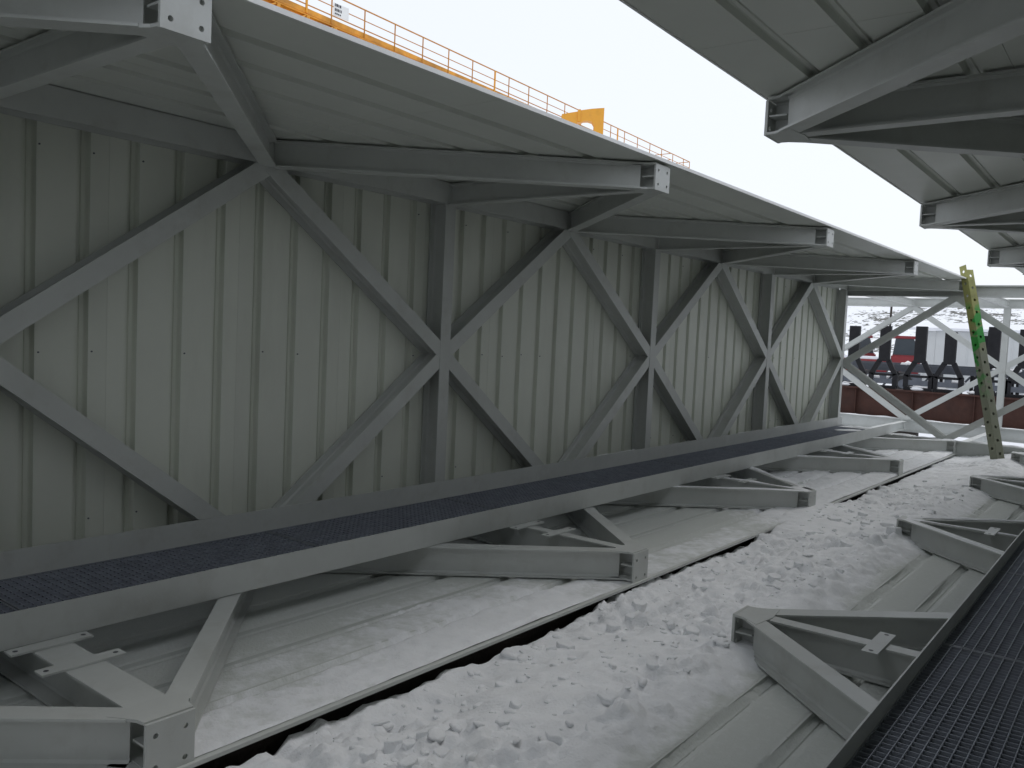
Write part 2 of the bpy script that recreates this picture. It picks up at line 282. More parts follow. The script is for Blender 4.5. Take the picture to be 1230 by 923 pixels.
def gallery(name, label, sx, k0, k1, z_roof, z_tb, z_bt, z_floor, rib0, rib, plate_t, plate_b, wk, clad_from):
    """local frame: u runs from the free edge (0) to the truss wall (2.2), world x = sx*u"""
    root = empty(name); tag(root, label, 'gallery section')
    V = lambda u, y, z: Vector((sx*u, y, z))
    UT = 2.2; DEP = .20; UB = UT+DEP                       # truss depth
    ya, yb = clad_from, k1*P
    # cladding sheets of the wall, three grooves each
    nsh = int(round((yb-ya)/1.0))
    zt, zb = z_tb+.02, z_bt+.04                              # chord flanges towards the inside
    me = sheet_mesh('wall_sheet', .9988, (.1667, .5, .8333), lambda a, d, l: V(UB+.012+d, a, z_floor+l), z_roof-z_floor)
    for i in range(nsh):
        o = link('wall_sheet', me, M_CLAD, root); o.location = (sx*random.uniform(-.0008, .0008), ya-.11+i*1.0, 0)
    me = sheet_mesh('wall_sheet', .1288, (), lambda a, d, l: V(UB+.012+d, a, z_floor+l), z_roof-z_floor)
    o = link('wall_sheet', me, M_CLAD, root); o.location = (0, yb-.11, 0)
    bm = bmesh.new()
    for i in range(nsh*3):
        for zz in (z_floor+.55, (z_floor+z_roof)/2+.03, z_roof-.32):
            if random.random() < .55: continue
            yy = ya-.11+.1667+i/3.0+.062+random.uniform(-.006, .006); c = V(UB+.012, yy, zz+random.uniform(-.012, .012)); tube(bm, c-Vector((sx*.007, 0, 0)), c+Vector((sx*.004, 0, 0)), .006, 6)
    tag(link('screw_heads', fin(bm, 'screw_heads'), M_DGREY, root), kind='stuff')
    # roof and floor sheets run along the gallery
    Wd = UB+.09; groups = []; cs = []; c = rib0
    while c < Wd-.1: cs.append(c); c += rib
    cuts = [-.02]; i = 0
    while i+3 < len(cs): cuts.append((cs[i+2]+cs[i+3])/2); i += 3
    cuts.append(Wd)
    segs = [ya]; 
    while segs[-1] < yb-.5: segs.append(min(segs[-1]+8.0, yb))
    for a, b in zip(cuts[:-1], cuts[1:]):
        cc = [q-a for q in cs if a < q < b]
        for s0, s1 in zip(segs[:-1], segs[1:]):
            for nm, zz, sg, mt in (('roof_sheet', z_roof, 1, M_ROOF), ('floor_sheet', z_floor, -1, M_FLOOR)):
                me = sheet_mesh(nm, b-a-.003, cc, lambda p, d, l, a=a, s0=s0, zz=zz, sg=sg: V(a+p, s0+l, zz+sg*d), s1-s0-.004, depth=.038, back=.05, edge=.014 if a < 0 else None)
                link(nm, me, mt, root)
    # flashing along the free edge
    bm = bmesh.new(); add_box(bm, (-.034 if sx > 0 else .022, ya, z_roof-.006), (-.022 if sx > 0 else .034, yb, z_roof+.019)); link('roof_edge_trim', fin(bm, 'roof_edge_trim'), M_TRIM, root)
    bm = bmesh.new(); add_box(bm, (-.03 if sx > 0 else .022, ya, z_floor-.017), (-.022 if sx > 0 else .027, yb, z_floor+.0005)); link('floor_edge_trim', fin(bm, 'floor_edge_trim'), M_STEEL, root)
    # chords
    hc = z_roof-.004-zt
    beam('top_chord', V(UT+.1, ya, zt+hc/2), V(UT+.1, yb+.05, zt+hc/2), .2, hc, M_STEEL, root, up=(sx, 0, 0))
    hc = zb-(z_floor+.004)
    beam('bottom_chord', V(UT+.1, ya, zb-hc/2), V(UT+.1, yb+.05, zb-hc/2), .2, hc, M_STEEL, root, up=(sx, 0, 0))
    zm = (zt+zb)/2; NODE_B = max(zb-.115, z_floor+.03); uc = UT+DEP/2
    for k in range(k0, k1+1):
        y = k*P
        beam('post', V(uc, y, zb+.001), V(uc, y, zt), DEP, .135, M_STEEL, root, up=(sx, 0, 0))
        j = 0
        for sy in (-1, 1):
            for ze in (zt, NODE_B):
                j += 1
                if k == k1 and sy == 1: continue
                if y+sy*P/2 < ya: continue
                off = .0016*j
                beam('diagonal', V(uc+off, y, zm), V(uc+off, y+sy*P/2, ze), DEP-.002*j, .132, M_STEEL, root, up=(sx, 0, 0))
    # brackets, roof and floor
    for top in (True, False):
        lo, hi = (z_tb, z_roof-.016) if top else (z_floor+.014, z_bt)
        h = hi-lo; zc = (lo+hi)/2; pz0, pz1 = plate_t if top else plate_b
        pm = holed_plate(.224, pz1-pz0, .016, .0125, .068, (pz1-pz0)*.27, 'end_plate')
        for k in range(k0, k1+1):
            y = k*P
            bm = bmesh.new()
            poly = [(.012, -.111), (.06, -.117), (.115, -.152), (.175, -.19), (.20, 0), (.175, .19), (.115, .152), (.06, .117), (.012, .111)]
            add_prism(bm, poly, lambda p: V(p[0], y+p[1], hi-.012), lambda p: V(p[0], y+p[1], hi+.0025))
            br = link('bracket', fin(bm, 'bracket'), M_STEEL, root)
            bm = bmesh.new(); add_prism(bm, poly, lambda p: V(p[0], y+p[1], lo-.0025), lambda p: V(p[0], y+p[1], lo+.012)); link('gusset_plate', fin(bm, 'gusset_plate'), M_STEEL, br)
            for sy in (-1, 1):
                if k == k1 and sy == 1: continue
                beam('beam', V(.135, y+sy*.105, zc), V(2.19, y+sy*1.972, zc), h-.0012*(sy+1), .115, M_STEEL, br)
            beam('beam', V(.02, y, zc), V(2.19, y, zc), h-.004, .19 if (not top and sx < 0 and k == -1) else .10, M_STEEL, br)
            ep = link('end_plate', pm, M_STEEL, br); ep.location = V(-.004 if sx > 0 else .0, y, (pz0+pz1)/2); ep.location.x = (-.004 if sx > 0 else -.012)
            bm = bmesh.new(); add_box(bm, (min(sx*.014, sx*.12), y-.10, zc-.005), (max(sx*.014, sx*.12), y+.10, zc+.005)); link('stiffener', fin(bm, 'stiffener'), M_STEEL, br)
            if not top:
                for us in (.80, 1.14):
                    bm = bmesh.new(); bmm = Matrix.Translation(V(us, y, hi)) 
                    add_box(bm, (-.042, -.2, .0), (.042, .2, .010), bmm)
                    for s in (-1, 1):
                        tube(bm, bmm @ Vector((0, s*.165, .008)), bmm @ Vector((0, s*.165, .0108)), .013, 10)
                    sp = link('splice_plate', fin(bm, 'splice_plate'), M_STEEL, br)
                    sp.data.materials.append(M_INK)
                    for f in sp.data.polygons:
                        if f.area < .001 and f.normal.z > .5: f.material_index = 1
    # walkway: two kick plates with ledges, grating panels between
    uo, ui, zo_t, zi_t, zg = wk; yend = yb+.02
    def kick(nm, u, zlo, zhi, side, y1):
        bm = bmesh.new(); t = .008
        add_box(bm, (min(sx*u, sx*(u+t*side)), ya, zlo), (max(sx*u, sx*(u+t*side)), y1, zhi))
        a, b = sx*(u+t*side), sx*(u+.05*side); add_box(bm, (min(a, b), ya, zg-.038), (max(a, b), y1, zg-.030))
        a, b = sx*(u+t*side), sx*(u+.055*side); add_box(bm, (min(a, b), ya, zlo), (max(a, b), y1, zlo+.008))
        link(nm, fin(bm, nm), M_STEEL, root)
    kick('kick_plate', uo, z_bt+.004, zo_t, 1, yend+.15); kick('kick_plate', ui, z_bt+.046, zi_t, -1, yend)
    gl = 1.98; width = ui-uo-.024
    yy = -4*P-4.0
    while yy < yb-.5:
        if yy >= ya-.01:
            g = link('grating_panel', grating_mesh(width, gl), M_GRATE, root); g.location = V(uo+.012 if sx > 0 else ui-.012, yy+.01, zg)
            bm = bmesh.new(); x0 = 0
            for a0, a1 in (((0, -.004, -.03), (width, .004, .002)), ((0, gl-.004, -.03), (width, gl+.004, .002)), ((-.003, 0, -.03), (.003, gl, .001)), ((width-.003, 0, -.03), (width+.003, gl, .001))): add_box(bm, a0, a1)
            link('frame', fin(bm, 'frame'), M_GFRAME, g)
        yy += 2.0
    # clips that carry the grating: cross angles under the walkway
    for k in range(k0*2, k1*2):
        if k*2 < ya: continue
        bm = bmesh.new(); add_box(bm, (min(sx*(uo+.02), sx*(ui-.02)), k*2-.03, zg-.085), (max(sx*(uo+.02), sx*(ui-.02)), k*2+.03, zg-.04)); link('cross_angle', fin(bm, 'cross_angle'), M_STEEL, root)
    # timbers it lies on
    for u, wdt in ((.13, .16), (2.1, .3)):
        bm = bmesh.new(); add_box(bm, (min(sx*u, sx*(u+wdt)), ya, GZ-.02), (max(sx*u, sx*(u+wdt)), yb, z_floor-.052)); link('skid_timber', fin(bm, 'skid_timber'), M_TIMBER, root)
    return root

YL = 5.905
left = gallery('gallery_section', 'long grey clad gallery section with X-braced wall and narrow grating walkway, beyond the snow strip', -1, -3, 3,
               1.352, 1.140, -1.692, -1.930, .41, .365, (1.131, 1.327), (-1.954, -1.698), (1.205, 2.14, -1.504, -1.438, -1.605), -18.0)
left.location = (-3.25, YL, 0)
right = gallery('gallery_section', 'facing grey gallery section whose grating walkway the viewer stands on, under its ribbed roof', 1, -3, 3,
                1.431, 1.205, -1.632, -1.852, .35, .352, (1.200, 1.398), (-1.850, -1.628), (1.10, 2.08, -1.462, -1.40, -1.545), -17.0)
right.location = (-1.9945, 4.91, 0); right.rotation_euler = (math.radians(-.28), 0, math.radians(.87))

# ------------------------------------------------------------------ cross gallery at the far end
YN, YF = 17.99, 22.3
cg = empty('cross_gallery', (-3.45, YN, GZ)); tag(cg, 'open white lattice gallery frame crossing behind the far end of the clad section', 'steel frame')
def W(x, y, z): return Vector((x+3.45, y-YN, z-GZ))
ZT, ZB = 1.04, -1.70; ZMD = (ZT+ZB)/2
for yv, mids in ((YN, (-5.45, -1.45, 2.55)), (YF, (-7.2, -3.2, .8))):
    x0, x1 = (-5.62, 4.4) if yv == YN else (-9.5, 4.4)
    beam('top_chord', W(x0, yv, ZT+.105), W(x1, yv, ZT+.105), .21, .16, M_STEEL, cg)
    beam('bottom_chord', W(x0, yv, ZB-.15), W(x1, yv, ZB-.15), .30, .18, M_STEEL, cg)
    for j, xm in enumerate(mids):
        if not (yv == YN and j == 0): beam('post', W(xm, yv, ZB), W(xm, yv, ZT), .16, .13, M_STEEL, cg, up=(0, 1, 0))
        q = 0
        for s in (-1, 1):
            for ze in (ZT, ZB):
                q += 1
                if yv == YN and j == 0 and s == -1: continue
                beam('diagonal', W(xm, yv+.0016*q, ZMD), W(xm+2*s, yv+.0016*q, ze), .14, .12, M_STEEL, cg, up=(0, 1, 0))
for xv in (-7.2, -5.2, -3.2, -1.2, .8, 2.8):
    beam('cross_beam', W(xv, YN+.09 if xv > -5.6 else YN+.4, ZT+.10), W(xv, YF-.09, ZT+.10), .16, .10, M_STEEL, cg)
    beam('cross_beam', W(xv, YN+.10 if xv > -5.6 else YN+.4, ZB-.14), W(xv, YF-.10, ZB-.14), .2, .12, M_STEEL, cg)
for yv in (19.4, 20.9): beam('purlin', W(-9.4, yv, ZT+.255), W(4.4, yv, ZT+.255), .14, .09, M_STEEL, cg)
for xv in (-5.2, -1.2): bar_obj('roof_brace', W(xv, YN+.1, ZT+.12), W(xv+2, YF-.1, ZT+.12), .07, M_STEEL, cg)
for xv in (-5.3, -1.45, 2.55):
    for yv in (YN, YF):
        bm = bmesh.new(); add_box(bm, W(xv-.4, yv-.12, GZ-.01), W(xv+.4, yv+.12, ZB-.302)); link('skid_timber', fin(bm, 'skid_timber'), M_TIMBER, cg)

# ------------------------------------------------------------------ leaning perforated channel
bm = bmesh.new(); Lc = 3.80; a = .17; n = 16; t = .012; hr = .022
def strip(bm, O, U, NN, wdt):
    """perforated strip: wide along U, thickness along NN, long along z"""
    hh = .225
    k = int(Lc/hh)
    for i in range(k):
        z0, z1 = i*Lc/k, (i+1)*Lc/k; zc = (z0+z1)/2
        for off in (0, t):
            cor = [(0, z0), (wdt, z0), (wdt, z1), (0, z1)]; c = (wdt/2, zc)
            for s in range(4):
                arc = [(c[0]+hr*math.cos(-.75*math.pi+math.pi/2*s+math.pi/6*q), c[1]+hr*1.25*math.sin(-.75*math.pi+math.pi/2*s+math.pi/6*q)) for q in range(4)]
                pts = [cor[s], cor[(s+1) % 4]]+arc[::-1]
                bm.faces.new([bm.verts.new(O+U*p[0]+NN*off+Vector((0, 0, p[1]))) for p in pts])
        for q in range(12):
            P2 = [(c[0]+hr*math.cos(-.75*math.pi+math.pi/6*(q+e)), c[1]+hr*1.25*math.sin(-.75*math.pi+math.pi/6*(q+e))) for e in (0, 1)]
            bm.faces.new([bm.verts.new(O+U*p[0]+NN*o_+Vector((0, 0, p[1]))) for p, o_ in ((P2[0], 0), (P2[1], 0), (P2[1], t), (P2[0], t))])
    for e0, e1 in (((0, 0), (0, Lc)), ((wdt, 0), (wdt, Lc)), ((0, 0), (wdt, 0)), ((0, Lc), (wdt, Lc))):
        bm.faces.new([bm.verts.new(O+U*p[0]+NN*o_+Vector((0, 0, p[1]))) for p, o_ in ((e0, 0), (e1, 0), (e1, t), (e0, t))])
UA = Vector((.93, -.37, 0)).normalized(); UBv = Vector((.75, .66, 0)).normalized()
strip(bm, Vector((-.10, 0, 0)), UA, Vector((.37, .93, 0)), .125)
strip(bm, Vector((-.10, 0, 0))+UA*.127+Vector((0, 0, -.10)), UBv, Vector((-.66, .75, 0)), .125)
add_prism(bm, [(0, 0), (.127, 0), (.127, .01), (0, .01)], lambda p: Vector((-.10, 0, .0))+UBv*(p[0]+.012)+Vector((.66, -.75, 0))*p[1], lambda p: Vector((-.10, 0, Lc-.62))+UBv*(p[0]+.012)+Vector((.66, -.75, 0))*p[1])
add_prism(bm, [(0, 0), (.127, 0), (.127, .01), (0, .01)], lambda p: Vector((-.10, 0, .0))+UBv*.125+UA*p[0]+Vector((.37, .93, 0))*p[1], lambda p: Vector((-.10, 0, Lc-.62))+UBv*.125+UA*p[0]+Vector((.37, .93, 0))*p[1])
bmesh.ops.remove_doubles(bm, verts=bm.verts, dist=1e-5)
ch = link('leaning_channel', fin(bm, 'leaning_channel'), M_CHAN)
b0, t0 = Vector((-2.36, 16.75, -1.93)), Vector((-3.30, 17.62, 1.72)); d = (t0-b0).normalized()
ch.rotation_euler = Vector((0, 0, 1)).rotation_difference(d).to_euler(); ch.location = b0-d*.06
tag(ch, 'tall perforated steel channel splashed with green paint, leaning against the lattice frame', 'steel channel')

# ------------------------------------------------------------------ snow between and on the sections
xs = np.arange(-3.52, -.55, .021); ys = np.arange(.2, 19.6, .024); X, Y = np.meshgrid(xs, ys)
xe_r = -1.9945-.0152*(Y-4.91); zp_r = -1.852-.0049*(Y-4.91)
wob = .07*fbm(X*0+7, Y, .55, 4, 31)+.05*fbm(X, Y, .16, 3, 35)
edge = -3.36+wob*1.3                                            # where the snow bank starts beside the left section
bank = sstep(-.10, .16, X-edge)
mid = -1.99-.035*sstep(6.0, 3.5, Y)*sstep(-2.6, -3.1, X)+.16*sstep(-3.1, -2.1, X)+.02*sstep(12, 18, Y)
Z = (GZ+.02)*(1-bank)+mid*bank
thick = .066-.32*np.maximum(0, X-xe_r-.03)+.026*fbm(X, Y, .5, 4, 12)+.020*fbm(X, Y, .10, 3, 13, .7)
thick = thick+.03*sstep(8, 16, Y)
onr = zp_r+thick
blend = sstep(-.25, .12, X-xe_r)
flat = sstep(-.35, .35, fbm(X, Y, .9, 2, 77))                # trodden flat here, broken up there
rough = (.055*fbm(X, Y, .6, 3, 1)+.040*slabs(X, Y, .33, 41, .6)*sstep(-.2, .4, fbm(X, Y, 1.1, 2, 52))
         +(.25+.95*flat)*(.030*fbm(X, Y, .16, 3, 2, .6)+.046*slabs(X, Y, .19, 3, .8)+.040*slabs(X+.37*Y, Y-.2*X, .105, 5, .9)+.022*slabs(X, Y, .055, 9, .8)+.016*fbm(X, Y, .07, 3, 14, .7)))
amp = bank*(1-.92*sstep(-.1, .28, X-xe_r))*(1-.45*sstep(9, 15, Y))
Z = Z*(1-blend)+onr*blend+rough*amp
# drift over the left section's edge
dr = np.exp(-((Y-9.75)/1.05)**4)*sstep(-3.75, -3.3, X)*(1-sstep(-2.9, -2.4, X))
Z = np.maximum(Z, Z*(1-dr)+dr*(-1.885+.05*fbm(X, Y, .4, 3, 44)+.012*slabs(X, Y, .1, 6)))
far = sstep(16.9, 17.8, Y); Z = Z*(1-far)+far*np.maximum(Z, -1.98+.05*fbm(X, Y, .6, 3, 17)) 
def set_cover(me, cover, keep=None):
    at = me.attributes.new('cover', 'FLOAT', 'POINT'); v = cover.reshape(-1)
    if keep is not None: v = v[keep]
    at.data.foreach_set('value', v.astype(np.float32))
def groove(u, c0, p):
    q = np.abs((u-c0+p/2) % p-p/2); return np.where(u > c0-p/2, .038*(1-sstep(.029, .043, q)), 0)
ur = X-xe_r; panel = zp_r-groove(ur, .35, .352)
onp = (ur > .02)
coverR = np.where(ur > .02, sstep(-.022, .028, thick), 1.0); coverR = np.maximum(coverR, dr)
Z = np.where(onp, np.maximum(Z, panel+.0015+.9*np.clip(thick, 0, .05)), Z)
kp = (coverR > .03) | ~onp
bank_me = grid_mesh('snow_bank', X, Y, Z); set_cover(bank_me, coverR)
tag(link('snow_bank', bank_me, M_COVER), 'trampled broken snow filling the strip between the two sections', 'snow', kind='stuff')
# loose lumps
tb = bmesh.new(); bmesh.ops.create_icosphere(tb, subdivisions=2, radius=1); TV = np.array([v.co[:] for v in tb.verts]); TF = [[v.index for v in f.verts] for f in tb.faces]; tb.free()
cv_, cf_ = [], []
for i in range(650):
    x = random.uniform(-3.18, -2.0); y = 1.6+11*random.random()**1.5; ix = int((x-xs[0])/.021); iy = int((y-ys[0])/.024)
    z = Z[iy, ix]; s_ = random.choice((.010, .014, .018, .024, .034))*random.uniform(.7, 1.3)
    an = random.uniform(0, 6.28); ti = random.uniform(-.5, .5); sc = np.array((random.uniform(.7, 1.5), random.uniform(.7, 1.4), random.uniform(.3, .6)))
    q = TV*sc*s_*(1+.10*rng.randn(len(TV), 1)); q = q @ np.array([[1, 0, 0], [0, math.cos(ti), -math.sin(ti)], [0, math.sin(ti), math.cos(ti)]]) @ np.array([[math.cos(an), -math.sin(an), 0], [math.sin(an), math.cos(an), 0], [0, 0, 1]])
    n0 = len(cv_); cv_ += [tuple(c) for c in q+np.array((x, y, z-s_*.02))]; cf_ += [[n0+k for k in f] for f in TF]
crumbs = bpy.data.meshes.new('snow_crumbs'); crumbs.from_pydata(cv_, [], cf_); crumbs.update()
crumbs.polygons.foreach_set('use_smooth', np.ones(len(crumbs.polygons), bool))
tag(link('snow_crumbs', crumbs, M_SNOW), 'loose crumbs of snow scattered over the trampled strip', 'snow', kind='stuff')
# flat broken pieces of crust
bm = bmesh.new()
for i in range(230):
    x = random.uniform(-3.12, -1.95); y = 2.0+12*random.random()**1.5; ix = int((x-xs[0])/.021); iy = int((y-ys[0])/.024); z = Z[iy, ix]
    r0 = random.choice((.025, .035, .05, .07))*random.uniform(.7, 1.3); th = r0*random.uniform(.35, .7); n = random.randint(5, 8); ph = random.uniform(0, 6)
    Mx = Matrix.Translation((x, y, z+th*.1)) @ Matrix.Rotation(random.uniform(0, 6.3), 4, 'Z') @ Matrix.Rotation(random.gauss(0, .28), 4, 'X')
    pl = [(r0*random.uniform(.65, 1.15)*math.cos(ph+6.283*k/n), .75*r0*random.uniform(.65, 1.15)*math.sin(ph+6.283*k/n)) for k in range(n)]
    add_prism(bm, pl, lambda p: Mx @ Vector((p[0], p[1], -th)), lambda p: Mx @ Vector((p[0]*.9, p[1]*.9, th*.5)))
bmesh.ops.bevel(bm, geom=bm.edges[:], offset=.004, segments=1, affect='EDGES')
tag(link('snow_crust', fin(bm, 'snow_crust'), M_SNOW), 'flat broken pieces of snow crust on the trampled strip', 'snow', kind='stuff')
# thin snow lying on the left floor sheets
xs2 = np.arange(-5.2, -3.255, .02); ys2 = np.arange(1.2, 17.85, .024); X, Y = np.meshgrid(xs2, ys2); u = -3.25-X
cov = -.016+.016*fbm(X, Y, .8, 3, 61)+.012*fbm(X, Y, .13, 4, 62, .7)+.008*slabs(X, Y, .07, 8, .6)
near = sstep(1.05, .6, u)*sstep(6.4, 4.6, Y); cov += .018*near
cov += .012*sstep(.40, .30, u)                              # outer pan keeps its snow
cov += (.034-.020*sstep(.9, 1.5, u))*sstep(8.2, 10.2, Y)
cov -= .05*sstep(1.0, 1.45, u)*sstep(11, 9, Y)
cover2 = sstep(-.017, .017, cov)
Z2 = -1.930-groove(u, .41, .365)+.0013+np.clip(cov, 0, .06)*sstep(-.001, .03, u)+sstep(0, .012, cov)*(.007*slabs(X, Y, .06, 27, .5)+.007*fbm(X, Y, .06, 3, 28, .7)+.003)*sstep(0, .05, u)
d_me = grid_mesh('snow_dusting', X, Y, Z2); set_cover(d_me, cover2)
tag(link('snow_dusting', d_me, M_COVER), 'thin patchy snow lying on the ribbed floor sheets', 'snow', kind='stuff')
# caps of snow along the flanges of the farther brackets, walkway end and cross frame
bm = bmesh.new()
def cap(p, q, wdt, ht, seed, dens=.5):
    p, q = Vector(p), Vector(q); L_ = (q-p).length; d = (q-p).normalized(); s = d.cross(Vector((0, 0, 1))).normalized(); n = max(3, int(L_/.05)); prev = None
    for i in range(n+1):
        f = i/n; h = ht*max(0, fbm(np.array([f*L_+seed*3.1]), np.array([seed*1.7]), .35, 3, seed)[0]+dens); c = p.lerp(q, f); e = wdt/2*(.75+.25*math.sin(seed+f*L_*9))
        if i in (0, n): h = 0
        row = [bm.verts.new(c-s*e), bm.verts.new(c-s*e*.6+Vector((0, 0, h*.85))), bm.verts.new(c+s*e*.6+Vector((0, 0, h))), bm.verts.new(c+s*e)]
        if prev:
            for j in range(3): bm.faces.new((prev[j], prev[j+1], row[j+1], row[j]))
        prev = row
for k in (1, 2, 3):
    y = YL+4*k
    for s in (-1, 0, 1):
        if k == 3 and s == 1: continue
        cap((-3.30, y+s*.05, -1.6895), (-5.3, y+s*1.86, -1.6895), .10, .016, k*5+s+2, .2+.12*k)
    cap((-3.26, y-.1, -1.6885), (-3.5, y+.12, -1.6885), .16, .03, k+40, .5)
for m_ in (1, 2):
    y = 4.91+4*m_; xb = -1.9945-.0152*4*m_; zz = -1.6285-.0049*4*m_
    for s in (-1, 0, 1): cap((xb+.06, y+s*.06, zz), (xb+1.05, y+s*.95, zz), .09, .02, m_*7+s+70, .15)
cap((-5.3, YN, ZB+.003), (4, YN, ZB+.003), .16, .035, 91, .5); cap((-8, YF, ZB+.003), (4, YF, ZB+.003), .16, .03, 95, .4)
cap((-4.6, 17.4, -1.600), (-5.3, 17.6, -1.600), .35, .05, 97, .5); cap((-4.7, 17.0, -1.600), (-5.1, 16.6, -1.600), .22, .03, 99, .3)
for y in (8.6, 10.4, 12.7, 14.2): cap((-5.40, y, -1.437), (-5.40, y+.9, -1.437), .014, .012, int(y*7), .2)
tag(link('snow_caps', fin(bm, 'snow_caps'), M_SNOW), 'strips of snow left along the top flanges of the steel brackets', 'snow', kind='stuff')
for f in bpy.data.objects['snow_caps'].data.polygons: f.use_smooth = True

# ------------------------------------------------------------------ red oxide girder with black idler frames
yG = 30.0
gd = empty('rusty_girder', (-6, yG, GZ)); tag(gd, 'long rusty red girder lying on the snow behind the lattice frame', 'girder')
bm = bmesh.new(); add_box(bm, (-9, 0, .06), (9, .02, .92)); link('web', fin(bm, 'web'), M_RUST, gd)
for z0, z1 in ((.0, .06), (.92, .97)):
    bm = bmesh.new(); add_box(bm, (-9, -.16, z0), (9, .3, z1)); link('flange', fin(bm, 'flange'), M_RUST, gd)
for i in range(10): bm = bmesh.new(); add_box(bm, (-8+i*1.8, -.13, .062), (-7.98+i*1.8, -.002, .918)); link('stiffener', fin(bm, 'stiffener'), M_RUST, gd)
def idler(x, yo, hp):
    r = empty('idler_frame', (x, yG+.06+yo, GZ+.974)); 
    bm = bmesh.new(); w2 = .43
    add_box(bm, (-w2, -.05, 0), (w2, .05, .10)); link('base_rail', fin(bm, 'base_rail'), M_BLACK, r)
    for s in (-1, 1):
        bm = bmesh.new(); bar(bm, (s*(w2-.05), 0, .10), (s*(w2-.05), 0, .50), .15, .12); bar(bm, (s*(w2-.05), 0, .46), (s*.13, 0, .95), .15, .12, up=(0, 1, 0)); link('side_arm', fin(bm, 'side_arm'), M_BLACK, r)
    bm = bmesh.new(); add_box(bm, (-w2+.1, -.04, .42), (w2-.1, .04, .50)); link('cross_rail', fin(bm, 'cross_rail'), M_BLACK, r)
    bm = bmesh.new(); add_box(bm, (-.36, -.03, .16), (.36, .03, .33)); add_box(bm, (-.10, -.035, .33), (.10, .035, .46)); link('bearing_block', fin(bm, 'bearing_block'), M_DGREY, r)
    bm = bmesh.new(); add_box(bm, (-.17, -.09, .90), (.17, .09, hp)); bmesh.ops.bevel(bm, geom=bm.edges[:], offset=.012, segments=1, affect='EDGES'); link('upright', fin(bm, 'upright'), M_BLACK, r)
    return r
grp = 'black idler frames on the rusty girder'
ORD = ('first', 'second', 'third', 'fourth', 'fifth', 'sixth')
for q, (x, hp) in enumerate(((-8.80, 2.05), (-7.80, 2.08), (-6.70, 2.10), (-5.82, 1.95), (-4.6, 2.15), (-3.75, 2.1))):
    tag(idler(x, 0, hp), 'black idler frame standing on the rusty girder, %s from the clad wall end' % ORD[q], 'idler frame', grp)
for x, hp, lb in ((-5.2, 2.5, 'black idler upright on the snow behind the girder, midway between fourth and fifth frames'), (-4.95, 2.65, 'taller black idler upright on the snow behind the girder, close to the fifth frame')):
    r_ = idler(x, 1.9, hp); r_.location.z = GZ; r_.scale = (.8, 1, 1.15); tag(r_, lb, 'idler frame', 'black idler frames behind the girder')
# conveyor stringers and snow-covered rollers behind the frames
cv = empty('conveyor_stringer', (-6, yG+1.0, GZ)); tag(cv, 'dark conveyor stringer with snow-covered return rollers behind the idler frames', 'conveyor')
for yo, z0 in ((0, 1.62), (1.2, 1.66)):
    bm = bmesh.new(); add_box(bm, (-9, yo-.04, z0-.08), (9, yo+.04, z0+.16)); link('stringer', fin(bm, 'stringer'), M_DGREY, cv)
for i in range(15):
    x = -8.5+i*1.15
    bm = bmesh.new(); tube(bm, (x, .05, 1.45), (x, 1.15, 1.45), .075, 10); link('roller', fin(bm, 'roller'), M_BLACK, cv)
    bm = bmesh.new(); add_box(bm, (x-.05, -.03, .0), (x+.05, .03, 1.538)); link('trestle_leg', fin(bm, 'trestle_leg'), M_BLACK, cv)
    bm = bmesh.new(); add_box(bm, (x-.05, 1.17, .0), (x+.05, 1.23, 1.578)); link('trestle_leg', fin(bm, 'trestle_leg'), M_BLACK, cv)
    bm = bmesh.new(); bar(bm, (x, 0, .1), (x+1.1, 0, 1.5), .06); link('brace', fin(bm, 'brace'), M_DGREY, cv)
bm = bmesh.new()
for i in range(34):
    x = -15+i*.55+random.uniform(-.15, .15); z = GZ+random.choice((1.02, 1.30, 1.78)); y = yG+(.9 if z > GZ+1.2 else .12)+random.uniform(-.05, .4)
    r_ = bmesh.ops.create_icosphere(bm, subdivisions=2, radius=1)
    sc = (random.uniform(.18, .42), random.uniform(.15, .3), random.uniform(.05, .12))
    for v in r_['verts']: v.co = Vector((v.co.x*sc[0]+x, v.co.y*sc[1]+y, v.co.z*sc[2]*(1+.3*math.sin(7*v.co.x+i))+z))
o = link('snow_heaps', fin(bm, 'snow_heaps'), M_SNOW); tag(o, 'soft heaps of snow lying on the conveyor steelwork', 'snow', kind='stuff')
for f in o.data.polygons: f.use_smooth = True

# ------------------------------------------------------------------ pale shed
sh = empty('pale_shed', (-6, 58, GZ)); tag(sh, 'long low pale grey shed with snowy roof below the hill', 'shed')
for i in range(15):
    bm = bmesh.new(); x0 = -7.3+i*1.2; add_box(bm, (x0, 0, 0), (x0+1.19, .06, 3.55)); add_box(bm, (x0+.56, -.03, 0), (x0+.62, 0, 3.55)); link('wall_panel', fin(bm, 'wall_panel'), M_SHED, sh)
bm = bmesh.new(); add_box(bm, (-7.28, .07, 0), (10.6, 8, 3.5)); link('body', fin(bm, 'body'), M_SHED, sh)
bm = bmesh.new(); add_prism(bm, [(-.4, 3.56), (4, 4.0), (8.4, 3.56), (8.4, 3.75), (4, 4.2), (-.4, 3.72)], lambda p: Vector((-7.6, p[0], p[1])), lambda p: Vector((10.9, p[0], p[1]))); link('roof', fin(bm, 'roof'), M_SNOWFAR, sh)
